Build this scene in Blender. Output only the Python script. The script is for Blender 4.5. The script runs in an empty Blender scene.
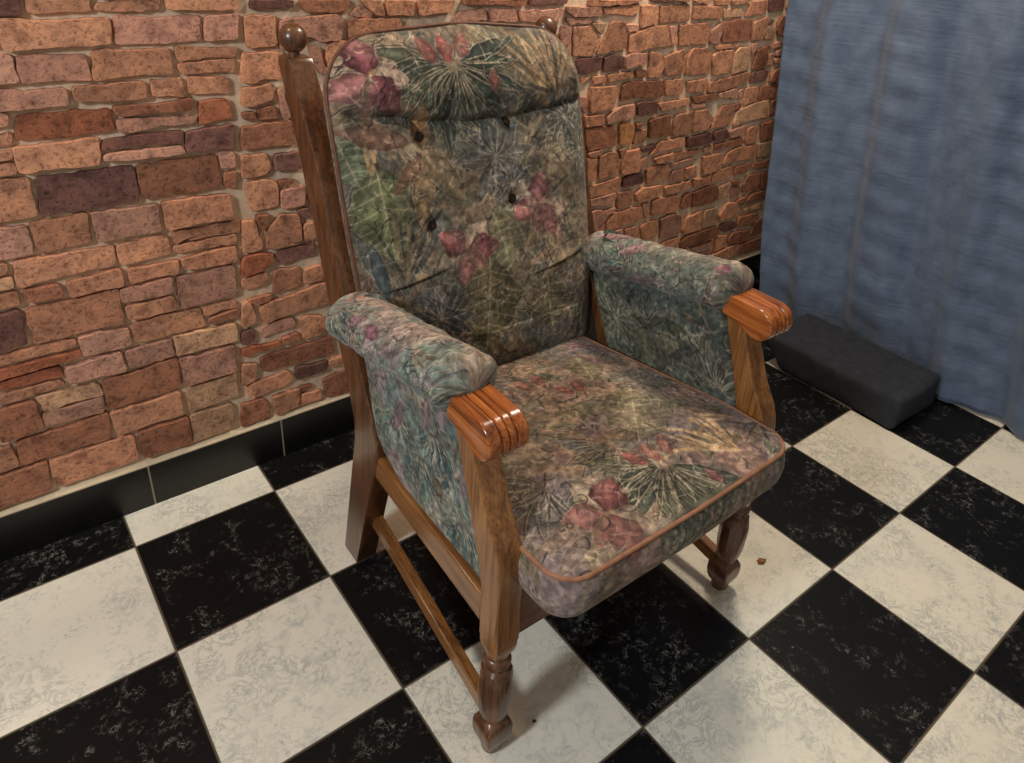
import bpy, bmesh, math, random
import numpy as np
from mathutils import Vector, Matrix

random.seed(7)
C = bpy.context.scene.collection
SC = bpy.context.scene

# ------------------------------------------------------------------ materials
def new_mat(name):
    m = bpy.data.materials.new(name); m.use_nodes = True
    nt = m.node_tree; b = nt.nodes['Principled BSDF']
    return m, nt, b
def N(nt, t, **kw):
    n = nt.nodes.new(t)
    for k, v in kw.items():
        if k in n.inputs: n.inputs[k].default_value = v
        else: setattr(n, k, v)
    return n
def ramp(nt, fac, stops):
    r = nt.nodes.new('ShaderNodeValToRGB'); e = r.color_ramp.elements
    while len(e) < len(stops): e.new(0.5)
    for i, (p, c) in enumerate(stops):
        e[i].position = p; e[i].color = (*c, 1)
    nt.links.new(fac, r.inputs['Fac']); return r.outputs['Color']
def mixc(nt, fac, a, b, mode='MIX'):
    n = nt.nodes.new('ShaderNodeMix'); n.data_type = 'RGBA'; n.blend_type = mode
    for s, v in ((n.inputs[0], fac), (n.inputs[6], a), (n.inputs[7], b)):
        if isinstance(v, (int, float)): s.default_value = v
        elif isinstance(v, tuple): s.default_value = (*v, 1)
        else: nt.links.new(v, s)
    return n.outputs[2]
def math_(nt, op, a, b=None, c=None):
    n = nt.nodes.new('ShaderNodeMath'); n.operation = op
    for s, v in zip(n.inputs, (a, b, c)):
        if v is None: continue
        if isinstance(v, (int, float)): s.default_value = v
        else: nt.links.new(v, s)
    return n.outputs[0]
def bump(nt, h, strength, dist=0.002):
    b = N(nt, 'ShaderNodeBump', Strength=strength, Distance=dist)
    nt.links.new(h, b.inputs['Height']); return b.outputs['Normal']
def srgb(r, g, b):
    f = lambda c: (c/255/12.92 if c/255 <= .04045 else ((c/255+.055)/1.055)**2.4)
    return (f(r), f(g), f(b))

def wood_mat(name, axis, light, mid, dark, rough=.33):
    m, nt, b = new_mat(name)
    tc = N(nt, 'ShaderNodeTexCoord')
    mp = N(nt, 'ShaderNodeMapping')
    s = [60, 60, 60]; s[axis] = 3.5
    mp.inputs['Scale'].default_value = s
    nt.links.new(tc.outputs['Object'], mp.inputs['Vector'])
    n1 = N(nt, 'ShaderNodeTexNoise', Scale=1.0, Detail=6.0, Roughness=.65, Distortion=.6)
    nt.links.new(mp.outputs[0], n1.inputs['Vector'])
    mp2 = N(nt, 'ShaderNodeMapping'); s2 = [230, 230, 230]; s2[axis] = 9
    mp2.inputs['Scale'].default_value = s2
    nt.links.new(tc.outputs['Object'], mp2.inputs['Vector'])
    n2 = N(nt, 'ShaderNodeTexNoise', Scale=1.0, Detail=4.0, Roughness=.7)
    nt.links.new(mp2.outputs[0], n2.inputs['Vector'])
    n3 = N(nt, 'ShaderNodeTexNoise', Scale=7.0, Detail=2.0)
    nt.links.new(tc.outputs['Object'], n3.inputs['Vector'])
    col = ramp(nt, n1.outputs['Fac'], [(.28, dark), (.48, mid), (.72, light)])
    pore = ramp(nt, n2.outputs['Fac'], [(.36, (.35, .28, .22)), (.5, (1, 1, 1))])
    col = mixc(nt, .75, col, pore, 'MULTIPLY')
    blot = ramp(nt, n3.outputs['Fac'], [(.3, (.7, .66, .62)), (.7, (1.1, 1.1, 1.08))])
    col = mixc(nt, .7, col, blot, 'MULTIPLY')
    nt.links.new(col, b.inputs['Base Color'])
    b.inputs['Roughness'].default_value = rough
    b.inputs['Coat Weight'].default_value = .35
    b.inputs['Coat Roughness'].default_value = .16
    nt.links.new(bump(nt, n2.outputs['Fac'], .25, .0006), b.inputs['Normal'])
    return m
OAK = (srgb(172, 122, 70), srgb(136, 90, 48), srgb(84, 52, 28))
M_woodz = wood_mat('oak_upright', 2, *OAK)
M_woody = wood_mat('oak_lengthwise', 1, *OAK)
M_woodx = wood_mat('oak_crosswise', 0, srgb(142, 94, 58), srgb(108, 68, 42), srgb(72, 44, 28))
M_handle = wood_mat('oak_polished', 1, srgb(206, 130, 66), srgb(168, 94, 44), srgb(104, 56, 26), .22)
M_turned = wood_mat('oak_turned_worn', 2, srgb(128, 88, 58), srgb(98, 62, 40), srgb(62, 38, 24), .36)
M_post = wood_mat('oak_dark_post', 2, srgb(124, 82, 48), srgb(92, 56, 33), srgb(56, 34, 20), .33)

def fabric_mat():
    m, nt, b = new_mat('floral_tapestry')
    at = N(nt, 'ShaderNodeAttribute'); at.attribute_name = 'Col'
    tc = N(nt, 'ShaderNodeTexCoord')
    n = N(nt, 'ShaderNodeTexNoise', Scale=420.0, Detail=2.0, Roughness=.6)
    nt.links.new(tc.outputs['Object'], n.inputs['Vector'])
    g = ramp(nt, n.outputs['Fac'], [(.3, (.82, .82, .82)), (.7, (1.18, 1.17, 1.15))])
    n2 = N(nt, 'ShaderNodeTexNoise', Scale=70.0, Detail=3.0, Roughness=.6)
    nt.links.new(tc.outputs['Object'], n2.inputs['Vector'])
    g2 = ramp(nt, n2.outputs['Fac'], [(.3, (.86, .87, .88)), (.7, (1.12, 1.11, 1.1))])
    col = mixc(nt, 1.0, at.outputs['Color'], g, 'MULTIPLY')
    col = mixc(nt, 1.0, col, g2, 'MULTIPLY')
    nt.links.new(col, b.inputs['Base Color'])
    b.inputs['Roughness'].default_value = .85
    b.inputs['Sheen Weight'].default_value = .12
    b.inputs['Specular IOR Level'].default_value = .2
    n3 = N(nt, 'ShaderNodeTexNoise', Scale=24.0, Detail=4.0, Roughness=.55, Distortion=1.2)
    nt.links.new(tc.outputs['Object'], n3.inputs['Vector'])
    h = math_(nt, 'ADD', math_(nt, 'MULTIPLY', n3.outputs['Fac'], 1.0), math_(nt, 'MULTIPLY', n.outputs['Fac'], .12))
    nt.links.new(bump(nt, h, .55, .006), b.inputs['Normal'])
    return m
M_fabric = fabric_mat()
def plain(name, col, rough=.6, var=.25, scale=60, spec=.3):
    m, nt, b = new_mat(name)
    tc = N(nt, 'ShaderNodeTexCoord')
    n = N(nt, 'ShaderNodeTexNoise', Scale=float(scale), Detail=3.0)
    nt.links.new(tc.outputs['Object'], n.inputs['Vector'])
    lo = tuple(c*(1-var) for c in col); hi = tuple(min(1, c*(1+var)) for c in col)
    nt.links.new(ramp(nt, n.outputs['Fac'], [(.3, lo), (.7, hi)]), b.inputs['Base Color'])
    b.inputs['Roughness'].default_value = rough
    b.inputs['Specular IOR Level'].default_value = spec
    return m
M_piping = plain('tan_piping', srgb(146, 104, 80), .7)
M_piping_dark = plain('brown_piping', srgb(104, 66, 52), .6)
M_button = plain('dark_covered_button', srgb(62, 46, 42), .7)
M_lining = plain('dark_lining', srgb(52, 44, 38), .9)
M_tack = plain('bright_tack', srgb(225, 222, 215), .25, .05, 60, .6)

# ------------------------------------------------------------------ mesh helpers
def link(name, me, mat, parent=None):
    o = bpy.data.objects.new(name, me); C.objects.link(o)
    for m in (mat if isinstance(mat, (list, tuple)) else [mat]): me.materials.append(m)
    if parent is not None: o.parent = parent
    return o
def from_bm(name, bm, mat, parent=None, smooth=True, angle=22):
    bmesh.ops.recalc_face_normals(bm, faces=bm.faces)
    me = bpy.data.meshes.new(name); bm.to_mesh(me); bm.free()
    o = link(name, me, mat, parent)
    if smooth:
        for p in me.polygons: p.use_smooth = True
        try: me.set_sharp_from_angle(angle=math.radians(angle))
        except Exception: pass
    return o
def prism_x(bm, prof, x0, x1, bev=.004, seg=2):
    """extrude a (y,z) outline from x0 to x1 with softened edges"""
    a = [bm.verts.new((x0, y, z)) for y, z in prof]
    b = [bm.verts.new((x1, y, z)) for y, z in prof]
    n = len(prof); fs = [bm.faces.new(a), bm.faces.new(b[::-1])]
    for i in range(n): fs.append(bm.faces.new((a[i], b[i], b[(i+1) % n], a[(i+1) % n])))
    bmesh.ops.recalc_face_normals(bm, faces=fs)
    if bev:
        es = list({e for f in fs for e in f.edges})
        es = [e for e in es if e.calc_face_angle(0) > .5]
        bmesh.ops.bevel(bm, geom=es, offset=bev, segments=seg, profile=.5, affect='EDGES', clamp_overlap=True)
def bar(bm, p, q, w, h, bev=.003):
    """box bar from p to q: w across (x-ish), h high"""
    p, q = Vector(p), Vector(q); d = (q-p).normalized()
    up = Vector((0, 0, 1)); s = d.cross(up).normalized(); u = s.cross(d)
    vs = []
    for c in (p, q):
        for a, b_ in ((-1, -1), (1, -1), (1, 1), (-1, 1)):
            vs.append(bm.verts.new(c + s*(a*w/2) + u*(b_*h/2)))
    fs = [bm.faces.new(vs[0:4][::-1]), bm.faces.new(vs[4:8])]
    for i in range(4):
        j = (i+1) % 4; fs.append(bm.faces.new((vs[i], vs[j], vs[4+j], vs[4+i])))
    bmesh.ops.recalc_face_normals(bm, faces=fs)
    bmesh.ops.bevel(bm, geom=list({e for f in fs for e in f.edges}), offset=bev, segments=2, profile=.5, affect='EDGES')
def rot_rings(bm, cx, cy, rings, n=48):
    """turned shape: rings of (z, half width, shape) shape 0 round .. 1 square .. 2 octagon"""
    prev = None
    for z, r, s in rings:
        vs = []
        for k in range(n):
            a = 2*math.pi*(k+.5)/n
            ca, sa = abs(math.cos(a)), abs(math.sin(a))
            sq = 1/max(ca, sa)
            oc = 1/max(ca, sa, (ca+sa)/1.30)
            so = 1/max(ca, sa, (ca+sa)/1.86)
            if s <= 1: f = 1 + (so-1)*s
            else: f = oc
            vs.append(bm.verts.new((cx + r*f*math.cos(a), cy + r*f*math.sin(a), z)))
        if prev:
            for k in range(n): bm.faces.new((prev[k], prev[(k+1) % n], vs[(k+1) % n], vs[k]))
        else: bm.faces.new(vs[::-1])
        prev = vs
    bm.faces.new(prev)
def tube(bm, pts, r, n=8, closed=False, cap=True):
    pts = [Vector(p) for p in pts]; m = len(pts); rings = []
    up = None
    for i, p in enumerate(pts):
        if closed: t = pts[(i+1) % m]-pts[i-1]
        else: t = pts[min(i+1, m-1)]-pts[max(i-1, 0)]
        t.normalize()
        if up is None:
            up = Vector((0, 0, 1)) if abs(t.z) < .9 else Vector((1, 0, 0))
        s = t.cross(up).normalized(); up = s.cross(t).normalized()
        rr = r(i/(m-1)) if callable(r) else r
        rings.append([bm.verts.new(p + s*math.cos(2*math.pi*k/n)*rr + up*math.sin(2*math.pi*k/n)*rr) for k in range(n)])
    for i in range(m if closed else m-1):
        a, b = rings[i], rings[(i+1) % m]
        for k in range(n): bm.faces.new((a[k], a[(k+1) % n], b[(k+1) % n], b[k]))
    if cap and not closed:
        bm.faces.new(rings[0][::-1]); bm.faces.new(rings[-1])
def grids_mesh(name, grids, mat, parent=None):
    """grids: list of (P[nu,nv,3], col[nu,nv,3] linear, closed_v); ONE mesh"""
    V = []; F = []; COL = []; off = 0
    for P, col, closed in grids:
        nu, nv = P.shape[:2]
        V.append(P.reshape(-1, 3)); COL.append(col.reshape(-1, 3))
        i = np.arange(nu-1)[:, None]; j = np.arange(nv if closed else nv-1)[None, :]
        j2 = (j+1) % nv
        q = np.stack([i*nv+j, i*nv+j2, (i+1)*nv+j2, (i+1)*nv+j], -1).reshape(-1, 4)+off
        F.append(q); off += nu*nv
    V = np.concatenate(V).astype(np.float32); COL = np.concatenate(COL); F = np.concatenate(F).astype(np.int32)
    me = bpy.data.meshes.new(name)
    me.vertices.add(len(V)); me.vertices.foreach_set('co', V.ravel())
    me.loops.add(F.size); me.loops.foreach_set('vertex_index', F.ravel())
    me.polygons.add(len(F)); me.polygons.foreach_set('loop_start', np.arange(0, F.size, 4, dtype=np.int32))
    me.update(calc_edges=True)
    me.polygons.foreach_set('use_smooth', np.ones(len(F), dtype=bool))
    a = me.attributes.new('Col', 'FLOAT_COLOR', 'POINT')
    a.data.foreach_set('color', np.concatenate([COL, np.ones((len(COL), 1))], 1).astype(np.float32).ravel())
    me.validate()
    return link(name, me, mat, parent)

# ------------------------------------------------------------------ floral pattern painter (vertex colours)
def vnoise(h, w, cell, rng):
    gh, gw = int(h/cell)+3, int(w/cell)+3
    g = rng.random((gh, gw))
    y = np.arange(h)/cell; x = np.arange(w)/cell
    yi = y.astype(int); xi = x.astype(int)
    fy = y-yi; fx = x-xi; fy = fy*fy*(3-2*fy); fx = fx*fx*(3-2*fx)
    a = g[yi][:, xi]; b = g[yi][:, xi+1]; c = g[yi+1][:, xi]; d = g[yi+1][:, xi+1]
    return (a*(1-fx)+b*fx)*(1-fy)[:, None] + (c*(1-fx)+d*fx)*fy[:, None]
def fbm(h, w, cell, rng, o=4):
    s = 0; t = 0
    for k in range(o):
        s = s + vnoise(h, w, max(cell/2**k, 1.5), rng)*.5**k; t += .5**k
    return s/t
def sst(x, a, b):
    t = np.clip((x-a)/(b-a), 0, 1); return t*t*(3-2*t)
class Canvas:
    R = 800                                   # samples per metre
    def __init__(s, x0, x1, y0, y1, seed, palette):
        s.x0, s.y0 = x0, y0
        s.W = int((x1-x0)*s.R); s.H = int((y1-y0)*s.R)
        s.rng = np.random.default_rng(seed)
        r = s.rng
        p = [np.array(c, float) for c in palette]
        im = np.ones((s.H, s.W, 3))*p[0]
        for k, c in enumerate(p[1:]):
            n = fbm(s.H, s.W, 55+15*(k % 3), r)
            m = sst(n, .5, .62)[..., None]*.8
            im = im*(1-m)+c*m
        n = fbm(s.H, s.W, 14, r)[..., None]
        im = im*(.84+.32*n)
        s.im = im
        s.br = .70+.42*sst(.4*fbm(s.H, s.W, 11, r)+.6*fbm(s.H, s.W, 44, r), .34, .58)
    def win(s, cx, cy, rad):
        i0 = max(0, int((cy-rad-s.y0)*s.R)); i1 = min(s.H, int((cy+rad-s.y0)*s.R)+1)
        j0 = max(0, int((cx-rad-s.x0)*s.R)); j1 = min(s.W, int((cx+rad-s.x0)*s.R)+1)
        if i0 >= i1 or j0 >= j1: return None
        Y, X = np.mgrid[i0:i1, j0:j1]
        return (slice(i0, i1), slice(j0, j1)), X/s.R+s.x0, Y/s.R+s.y0
    def blend(s, sl, m, col):
        m = m[..., None]; s.im[sl] = s.im[sl]*(1-m)+np.array(col, float)*m
    def stroke(s, pts, w, col, a=.8):
        px = 1/s.R
        for (xa, ya), (xb, yb) in zip(pts[:-1], pts[1:]):
            L = math.hypot(xb-xa, yb-ya)
            if L < 1e-6: continue
            ww = s.win((xa+xb)/2, (ya+yb)/2, L/2+w+.004)
            if ww is None: continue
            sl, X, Y = ww
            t = np.clip(((X-xa)*(xb-xa)+(Y-ya)*(yb-ya))/L**2, 0, 1)
            d = np.hypot(X-xa-t*(xb-xa), Y-ya-t*(yb-ya))
            s.blend(sl, np.clip(a*s.br[sl]*(1-sst(d, w/2-px*.4, w/2+px*.8)), 0, 1), col)
    def curve(s, x, y, ang, L, bend, w, col, a=.8, n=9):
        pts = []; st = L/n
        for k in range(n+1):
            pts.append((x, y)); x += math.cos(ang)*st; y += math.sin(ang)*st; ang += bend/n
        s.stroke(pts, w, col, a); return pts
    def petal(s, x, y, ang, L, Wd, col, a=.9, rim=None, rima=.7, veins=0, veincol=None, point=1.0, shade=.25, skew=.5, outline=None):
        """a petal/leaf: base at x,y pointing along ang"""
        ww = s.win(x+math.cos(ang)*L/2, y+math.sin(ang)*L/2, L*.5+Wd*.6+.006)
        if ww is None: return
        sl, X, Y = ww
        ca, sa = math.cos(ang), math.sin(ang)
        u = ((X-x)*ca+(Y-y)*sa)/L; v = (-(X-x)*sa+(Y-y)*ca)
        uc = np.clip(u, 0, 1)
        prof = np.sin(np.pi*uc**(.5+.5*skew+.15))**point*Wd/2+1e-5
        wob = 1+.12*np.sin(uc*17+x*91)*np.sin(uc*5+y*57)
        prof = prof*wob
        inside = (u > 0) & (u < 1)
        d = prof-np.abs(v)
        px = 1/s.R
        m = np.clip(sst(d, -px*1.3, px*1.3)*inside*a*s.br[sl], 0, 1)
        shd = 1-shade*sst(np.abs(v)/(prof+1e-6), .1, 1)+shade*.6*(uc-.4)
        c = np.array(col, float)*shd[..., None]
        s.im[sl] = s.im[sl]*(1-m[..., None])+c*m[..., None]
        if veins:
            vc = veincol or rim
            mid = (1-sst(np.abs(v), px*.4, px*1.5))*inside*(u < .95)
            s.blend(sl, mid*.7, vc)
            q = (u*veins-np.abs(v)/Wd*1.6)
            f = np.abs(q-np.round(q))*L/veins
            s.blend(sl, (1-sst(f, px*.4, px*1.5))*inside*(d > px)*.55, vc)
        if rim is not None:
            m = (1-sst(np.abs(d), px*.3, px*1.3))*inside
            s.blend(sl, np.clip(m*rima*.85*s.br[sl], 0, 1), rim)
        if outline is not None:
            m = (1-sst(np.abs(d+px*2.2), px*.4, px*1.4))*inside*(v < 0)
            s.blend(sl, m*.7, outline)
    # ---- motifs
    PALE = (166, 154, 132); DARK = (38, 37, 38)
    def iris(s, x, y, k=1., rot=0, col=(136, 76, 80), col2=(152, 106, 98)):
        P = s.petal
        P(x, y, rot+2.5, .075*k, .05*k, (168, 152, 130), .85, s.PALE, .9, outline=s.DARK)
        P(x, y, rot-.15, .075*k, .055*k, (166, 144, 126), .85, s.PALE, .9, outline=s.DARK)
        P(x, y, rot+1.6, .072*k, .06*k, col, .92, s.PALE, .35, outline=s.DARK, shade=.35)
        P(x, y, rot+3.6, .075*k, .05*k, col2, .9, s.PALE, .5, outline=s.DARK, shade=.3)
        P(x, y, rot-.9, .085*k, .06*k, col, .9, s.PALE, .5, outline=s.DARK, shade=.3)
        P(x, y, rot-1.7, .07*k, .035*k, col2, .85, s.PALE, .6, shade=.3)
        s.petal(x, y, rot+.6, .02*k, .012*k, (160, 134, 100), .7)
        s.curve(x, y, rot-1.9, .14*k, .5, .006*k, (110, 100, 74), .6)
    def spray(s, x, y, k=1., rot=-1.57, n=13, spread=2.6, cols=((58, 76, 66), (78, 92, 76), (92, 102, 84), (50, 68, 64))):
        r = s.rng
        for i in range(n):
            a = rot+spread*((i+.5)/n-.5)+r.normal(0, .06)
            L = k*(.075+.05*r.random())
            s.petal(x+math.cos(a)*.012*k, y+math.sin(a)*.012*k, a+r.normal(0, .1), L, .024*k, cols[r.integers(len(cols))], .88, s.PALE, .75, outline=s.DARK, shade=.35)
        for i in range(n):
            a = rot+spread*((i+.5)/n-.5)+r.normal(0, .05)
            s.curve(x+math.cos(a)*.022*k, y+math.sin(a)*.022*k, a, k*(.05+.06*r.random()), r.normal(0, .8), .0015, s.PALE, .7)
    def buds(s, x, y, k=1., n=3, col=(138, 82, 76)):
        r = s.rng
        for i in range(n):
            s.petal(x+(i-(n-1)/2)*.022*k, y+r.normal(0, .006), 1.57+(i-(n-1)/2)*-.45, .05*k, .028*k, col, .9, s.PALE, .45, veins=0, outline=s.DARK, shade=.35)
    def star(s, x, y, k=1., col=(84, 94, 98)):
        r = s.rng
        for i in range(11):
            a = 2*math.pi*i/11+r.normal(0, .12)
            s.petal(x, y, a, .068*k, .022*k, col, .75, s.PALE, .7, veins=0)
            s.curve(x, y, a, .05*k, r.normal(0, .3), .0014, s.PALE, .65)
    def bigleaf(s, x, y, ang, L=.14, Wd=.1, col=(104, 106, 76)):
        s.petal(x, y, ang, L, Wd, col, .88, (150, 146, 112), .5, veins=7, veincol=(160, 154, 122), shade=.2, outline=s.DARK)
    def sheaf(s, x, y, ang, k=1., n=16, cols=((150, 124, 88), (120, 104, 76), (70, 66, 58), (168, 142, 108))):
        r = s.rng
        for i in range(n):
            a = ang+1.5*((i+.5)/n-.5)
            s.curve(x, y, a, k*(.09+.06*r.random()), r.normal(0, .5), .004+.004*r.random(), cols[r.integers(len(cols))], .7)
    def lily(s, x, y, k=1.):
        P = s.petal; o = (152, 116, 76)
        P(x, y, 1.5, .08*k, .045*k, o, .85, s.PALE, .4, outline=s.DARK)
        P(x, y, -1.75, .13*k, .05*k, (146, 122, 84), .85, s.PALE, .5, outline=s.DARK)
        P(x, y, 2.6, .1*k, .045*k, (150, 140, 112), .8, s.PALE, .6, outline=s.DARK)
        P(x, y, -.9, .12*k, .05*k, (124, 106, 78), .75, s.PALE, .6, outline=s.DARK)
        P(x, y, -2.4, .1*k, .03*k, (112, 84, 66), .8, s.PALE, .3)
    def scribble(s, n_pale, n_dark, reg=None):
        r = s.rng
        x1 = s.x0+s.W/s.R; y1 = s.y0+s.H/s.R
        for i in range(n_pale+n_dark):
            x = r.uniform(s.x0, x1); y = r.uniform(s.y0, y1); a = r.uniform(0, 6.28)
            if i < n_pale: s.curve(x, y, a, r.uniform(.012, .045), r.normal(0, 1.6), .0011, s.PALE, r.uniform(.3, .75), 6)
            else: s.curve(x, y, a, r.uniform(.008, .035), r.normal(0, 1.8), r.uniform(.0008, .0024), s.DARK, r.uniform(.4, .85), 6)
    def filler(s, n, cols):
        """random leaves, grasses and clumps under the placed motifs"""
        r = s.rng
        x1 = s.x0+s.W/s.R; y1 = s.y0+s.H/s.R
        for i in range(n):
            x = r.uniform(s.x0, x1); y = r.uniform(s.y0, y1); a = r.uniform(0, 6.28); t = r.random()
            c = cols[r.integers(len(cols))]
            if t < .6: s.petal(x, y, a, r.uniform(.04, .1), r.uniform(.014, .035), c, r.uniform(.35, .75), s.PALE, .5, outline=s.DARK, shade=.3)
            elif t < .8: s.sheaf(x, y, a, r.uniform(.4, .8), 7, [c, (128, 114, 90), (66, 64, 60)])
            else:
                for k in range(5): s.petal(x, y, a+k*.45, r.uniform(.03, .06), .016, c, .6, s.PALE, .6)
    def final(s, gain=1.0, tint=(1, 1, 1)):
        r = s.rng
        f = (.86+.28*sst(fbm(s.H, s.W, 6, r, 2), .25, .75))*(.90+.20*sst(fbm(s.H, s.W, 30, r), .3, .7))
        c = s.im*f[..., None]; g = c.mean(-1, keepdims=True); c = g+(c-g)*SATUR; c = (c-100)*1.12+102
        c = np.clip(c, 0, 255)/255
        lin = np.where(c <= .04045, c/12.92, ((c+.055)/1.055)**2.4)
        s.lin = lin*gain*np.array(tint)
    def sample(s, x, y):
        fx = np.clip((x-s.x0)*s.R, 0, s.W-1.001); fy = np.clip((y-s.y0)*s.R, 0, s.H-1.001)
        i = fy.astype(int); j = fx.astype(int); a = (fy-i)[..., None]; b = (fx-j)[..., None]
        L = s.lin
        return (L[i, j]*(1-b)+L[i, j+1]*b)*(1-a)+(L[i+1, j]*(1-b)+L[i+1, j+1]*b)*a

SATUR = .76
PAL_WARM = [(126, 108, 92), (112, 102, 88), (138, 118, 102), (98, 100, 94), (128, 104, 96), (108, 98, 104)]
PAL_TEAL = [(104, 108, 100), (76, 100, 102), (124, 118, 104), (86, 108, 106), (122, 102, 104), (92, 110, 100)]
LEAFS_GREY = [(74, 88, 76), (86, 96, 84), (96, 98, 78), (68, 82, 80)]
LEAFS = [(92, 98, 74), (78, 92, 78), (106, 100, 76), (70, 84, 82), (122, 104, 80), (112, 92, 84)]
TEALS = [(72, 104, 106), (88, 114, 112), (60, 88, 92), (100, 110, 98), (118, 98, 102), (96, 116, 104)]

# ------------------------------------------------------------------ camera
T = 1/3.0
cam = bpy.data.cameras.new('camera'); co = bpy.data.objects.new('camera', cam); C.objects.link(co)
F_, YAW, PIT, ROL = (731.142082, 0.689277, 0.461514, 0.068062)
CPOS = (-0.45706, -1.49294, 1.37562)
PPX, PPY = (518.65, 280.86)
fw = Vector((math.sin(YAW)*math.cos(PIT), math.cos(YAW)*math.cos(PIT), -math.sin(PIT)))
rt = Vector((math.cos(YAW), -math.sin(YAW), 0)); up = rt.cross(fw)
rt2 = rt*math.cos(ROL)+up*math.sin(ROL); up2 = -rt*math.sin(ROL)+up*math.cos(ROL)
mw = Matrix((rt2, up2, -fw)).transposed().to_4x4(); mw.translation = Vector(CPOS)
co.matrix_world = mw
cam.sensor_fit = 'HORIZONTAL'; cam.sensor_width = 36.0; cam.lens = F_/1024*36
cam.shift_x = (512-PPX)/1024; cam.shift_y = (PPY-381.5)/1024
cam.clip_start = .02
SC.camera = co

WY = 0.13006
# ------------------------------------------------------------------ floor
def floor_material():
    m, nt, b = new_mat('black_white_marble_tiles')
    tc = N(nt, 'ShaderNodeTexCoord')
    sep = N(nt, 'ShaderNodeSeparateXYZ'); nt.links.new(tc.outputs['Object'], sep.inputs[0])
    X = math_(nt, 'DIVIDE', sep.outputs[0], T); Y = math_(nt, 'DIVIDE', sep.outputs[1], T)
    ix = math_(nt, 'FLOOR', X); iy = math_(nt, 'FLOOR', Y)
    par = math_(nt, 'FLOORED_MODULO', math_(nt, 'ADD', ix, iy), 2.0)
    def edge(v):
        f = math_(nt, 'FRACT', v); return math_(nt, 'MINIMUM', f, math_(nt, 'SUBTRACT', 1.0, f))
    e = math_(nt, 'MINIMUM', edge(X), edge(Y))
    # every tile gets its own marble: offset the noise by the tile index
    cmb = N(nt, 'ShaderNodeCombineXYZ')
    nt.links.new(math_(nt, 'MULTIPLY', ix, 3.71), cmb.inputs[0]); nt.links.new(math_(nt, 'MULTIPLY', iy, 5.13), cmb.inputs[1])
    nt.links.new(math_(nt, 'MULTIPLY', math_(nt, 'ADD', ix, math_(nt, 'MULTIPLY', iy, 2.0)), 1.7), cmb.inputs[2])
    vec = N(nt, 'ShaderNodeVectorMath', operation='ADD')
    nt.links.new(tc.outputs['Object'], vec.inputs[0]); nt.links.new(cmb.outputs[0], vec.inputs[1])
    v = vec.outputs[0]
    def noise(scale, detail=6., rough=.6, dist=0.):
        n = N(nt, 'ShaderNodeTexNoise', Scale=float(scale), Detail=detail, Roughness=rough, Distortion=dist)
        nt.links.new(v, n.inputs['Vector']); return n.outputs['Fac']
    big = noise(6, 3., .5, .6)
    vein = math_(nt, 'ABSOLUTE', math_(nt, 'SUBTRACT', noise(20, 8., .7, 1.6), .5))
    veinm = ramp(nt, vein, [(.0, (1, 1, 1)), (.05, (0, 0, 0))])
    gate = ramp(nt, big, [(.44, (0, 0, 0)), (.58, (1, 1, 1))])
    vm = math_(nt, 'MULTIPLY', veinm, gate)
    sp = ramp(nt, noise(110, 5., .75), [(.5, (0, 0, 0)), (.68, (1, 1, 1))])
    spm = math_(nt, 'MULTIPLY', sp, ramp(nt, noise(15, 4., .6), [(.46, (0, 0, 0)), (.62, (1, 1, 1))]))
    white = mixc(nt, noise(4, 3.), srgb(228, 224, 208), srgb(240, 236, 220))
    white = mixc(nt, math_(nt, 'MULTIPLY', vm, .5), white, srgb(122, 134, 140))
    white = mixc(nt, math_(nt, 'MULTIPLY', spm, .62), white, srgb(126, 136, 142))
    cloud = math_(nt, 'MULTIPLY', ramp(nt, noise(28, 6., .7, .8), [(.5, (0, 0, 0)), (.66, (1, 1, 1))]), ramp(nt, noise(5, 3.), [(.42, (0, 0, 0)), (.6, (1, 1, 1))]))
    white = mixc(nt, math_(nt, 'MULTIPLY', cloud, .5), white, srgb(150, 162, 166))
    vein2 = ramp(nt, math_(nt, 'ABSOLUTE', math_(nt, 'SUBTRACT', noise(46, 7., .75, 2.2), .5)), [(.0, (1, 1, 1)), (.03, (0, 0, 0))])
    g2 = math_(nt, 'MULTIPLY', ramp(nt, noise(13, 4., .65, .8), [(.50, (0, 0, 0)), (.62, (1, 1, 1))]), ramp(nt, noise(60, 4., .7), [(.48, (0, 0, 0)), (.58, (1, 1, 1))]))
    bm_ = math_(nt, 'MULTIPLY', vein2, g2)
    black = mixc(nt, math_(nt, 'MULTIPLY', bm_, .85), mixc(nt, noise(7), srgb(9, 10, 12), srgb(18, 19, 20)), srgb(168, 166, 158))
    col = mixc(nt, par, black, white)
    gm = ramp(nt, e, [(.0045, (1, 1, 1)), (.0085, (0, 0, 0))])
    col = mixc(nt, gm, col, srgb(92, 82, 68))
    nt.links.new(col, b.inputs['Base Color'])
    r = mixc(nt, par, (.46,)*3, (.32,)*3)
    r = mixc(nt, gm, r, (.8,)*3)
    nt.links.new(r, b.inputs['Roughness'])
    nt.links.new(math_(nt, 'ADD', .2, math_(nt, 'MULTIPLY', par, .22)), b.inputs['Specular IOR Level'])
    h = math_(nt, 'ADD', math_(nt, 'MULTIPLY', gm, -1.0), math_(nt, 'MULTIPLY', noise(30, 2.), .08))
    nt.links.new(bump(nt, h, .35, .0015), b.inputs['Normal'])
    return m
bm = bmesh.new()
x0, x1, y0, y1 = -2.6, 2.6, -3.6, WY+.02
v = [bm.verts.new(p) for p in ((x0, y0, 0), (x1, y0, 0), (x1, y1, 0), (x0, y1, 0), (x0, y0, -.05), (x1, y0, -.05), (x1, y1, -.05), (x0, y1, -.05))]
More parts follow.
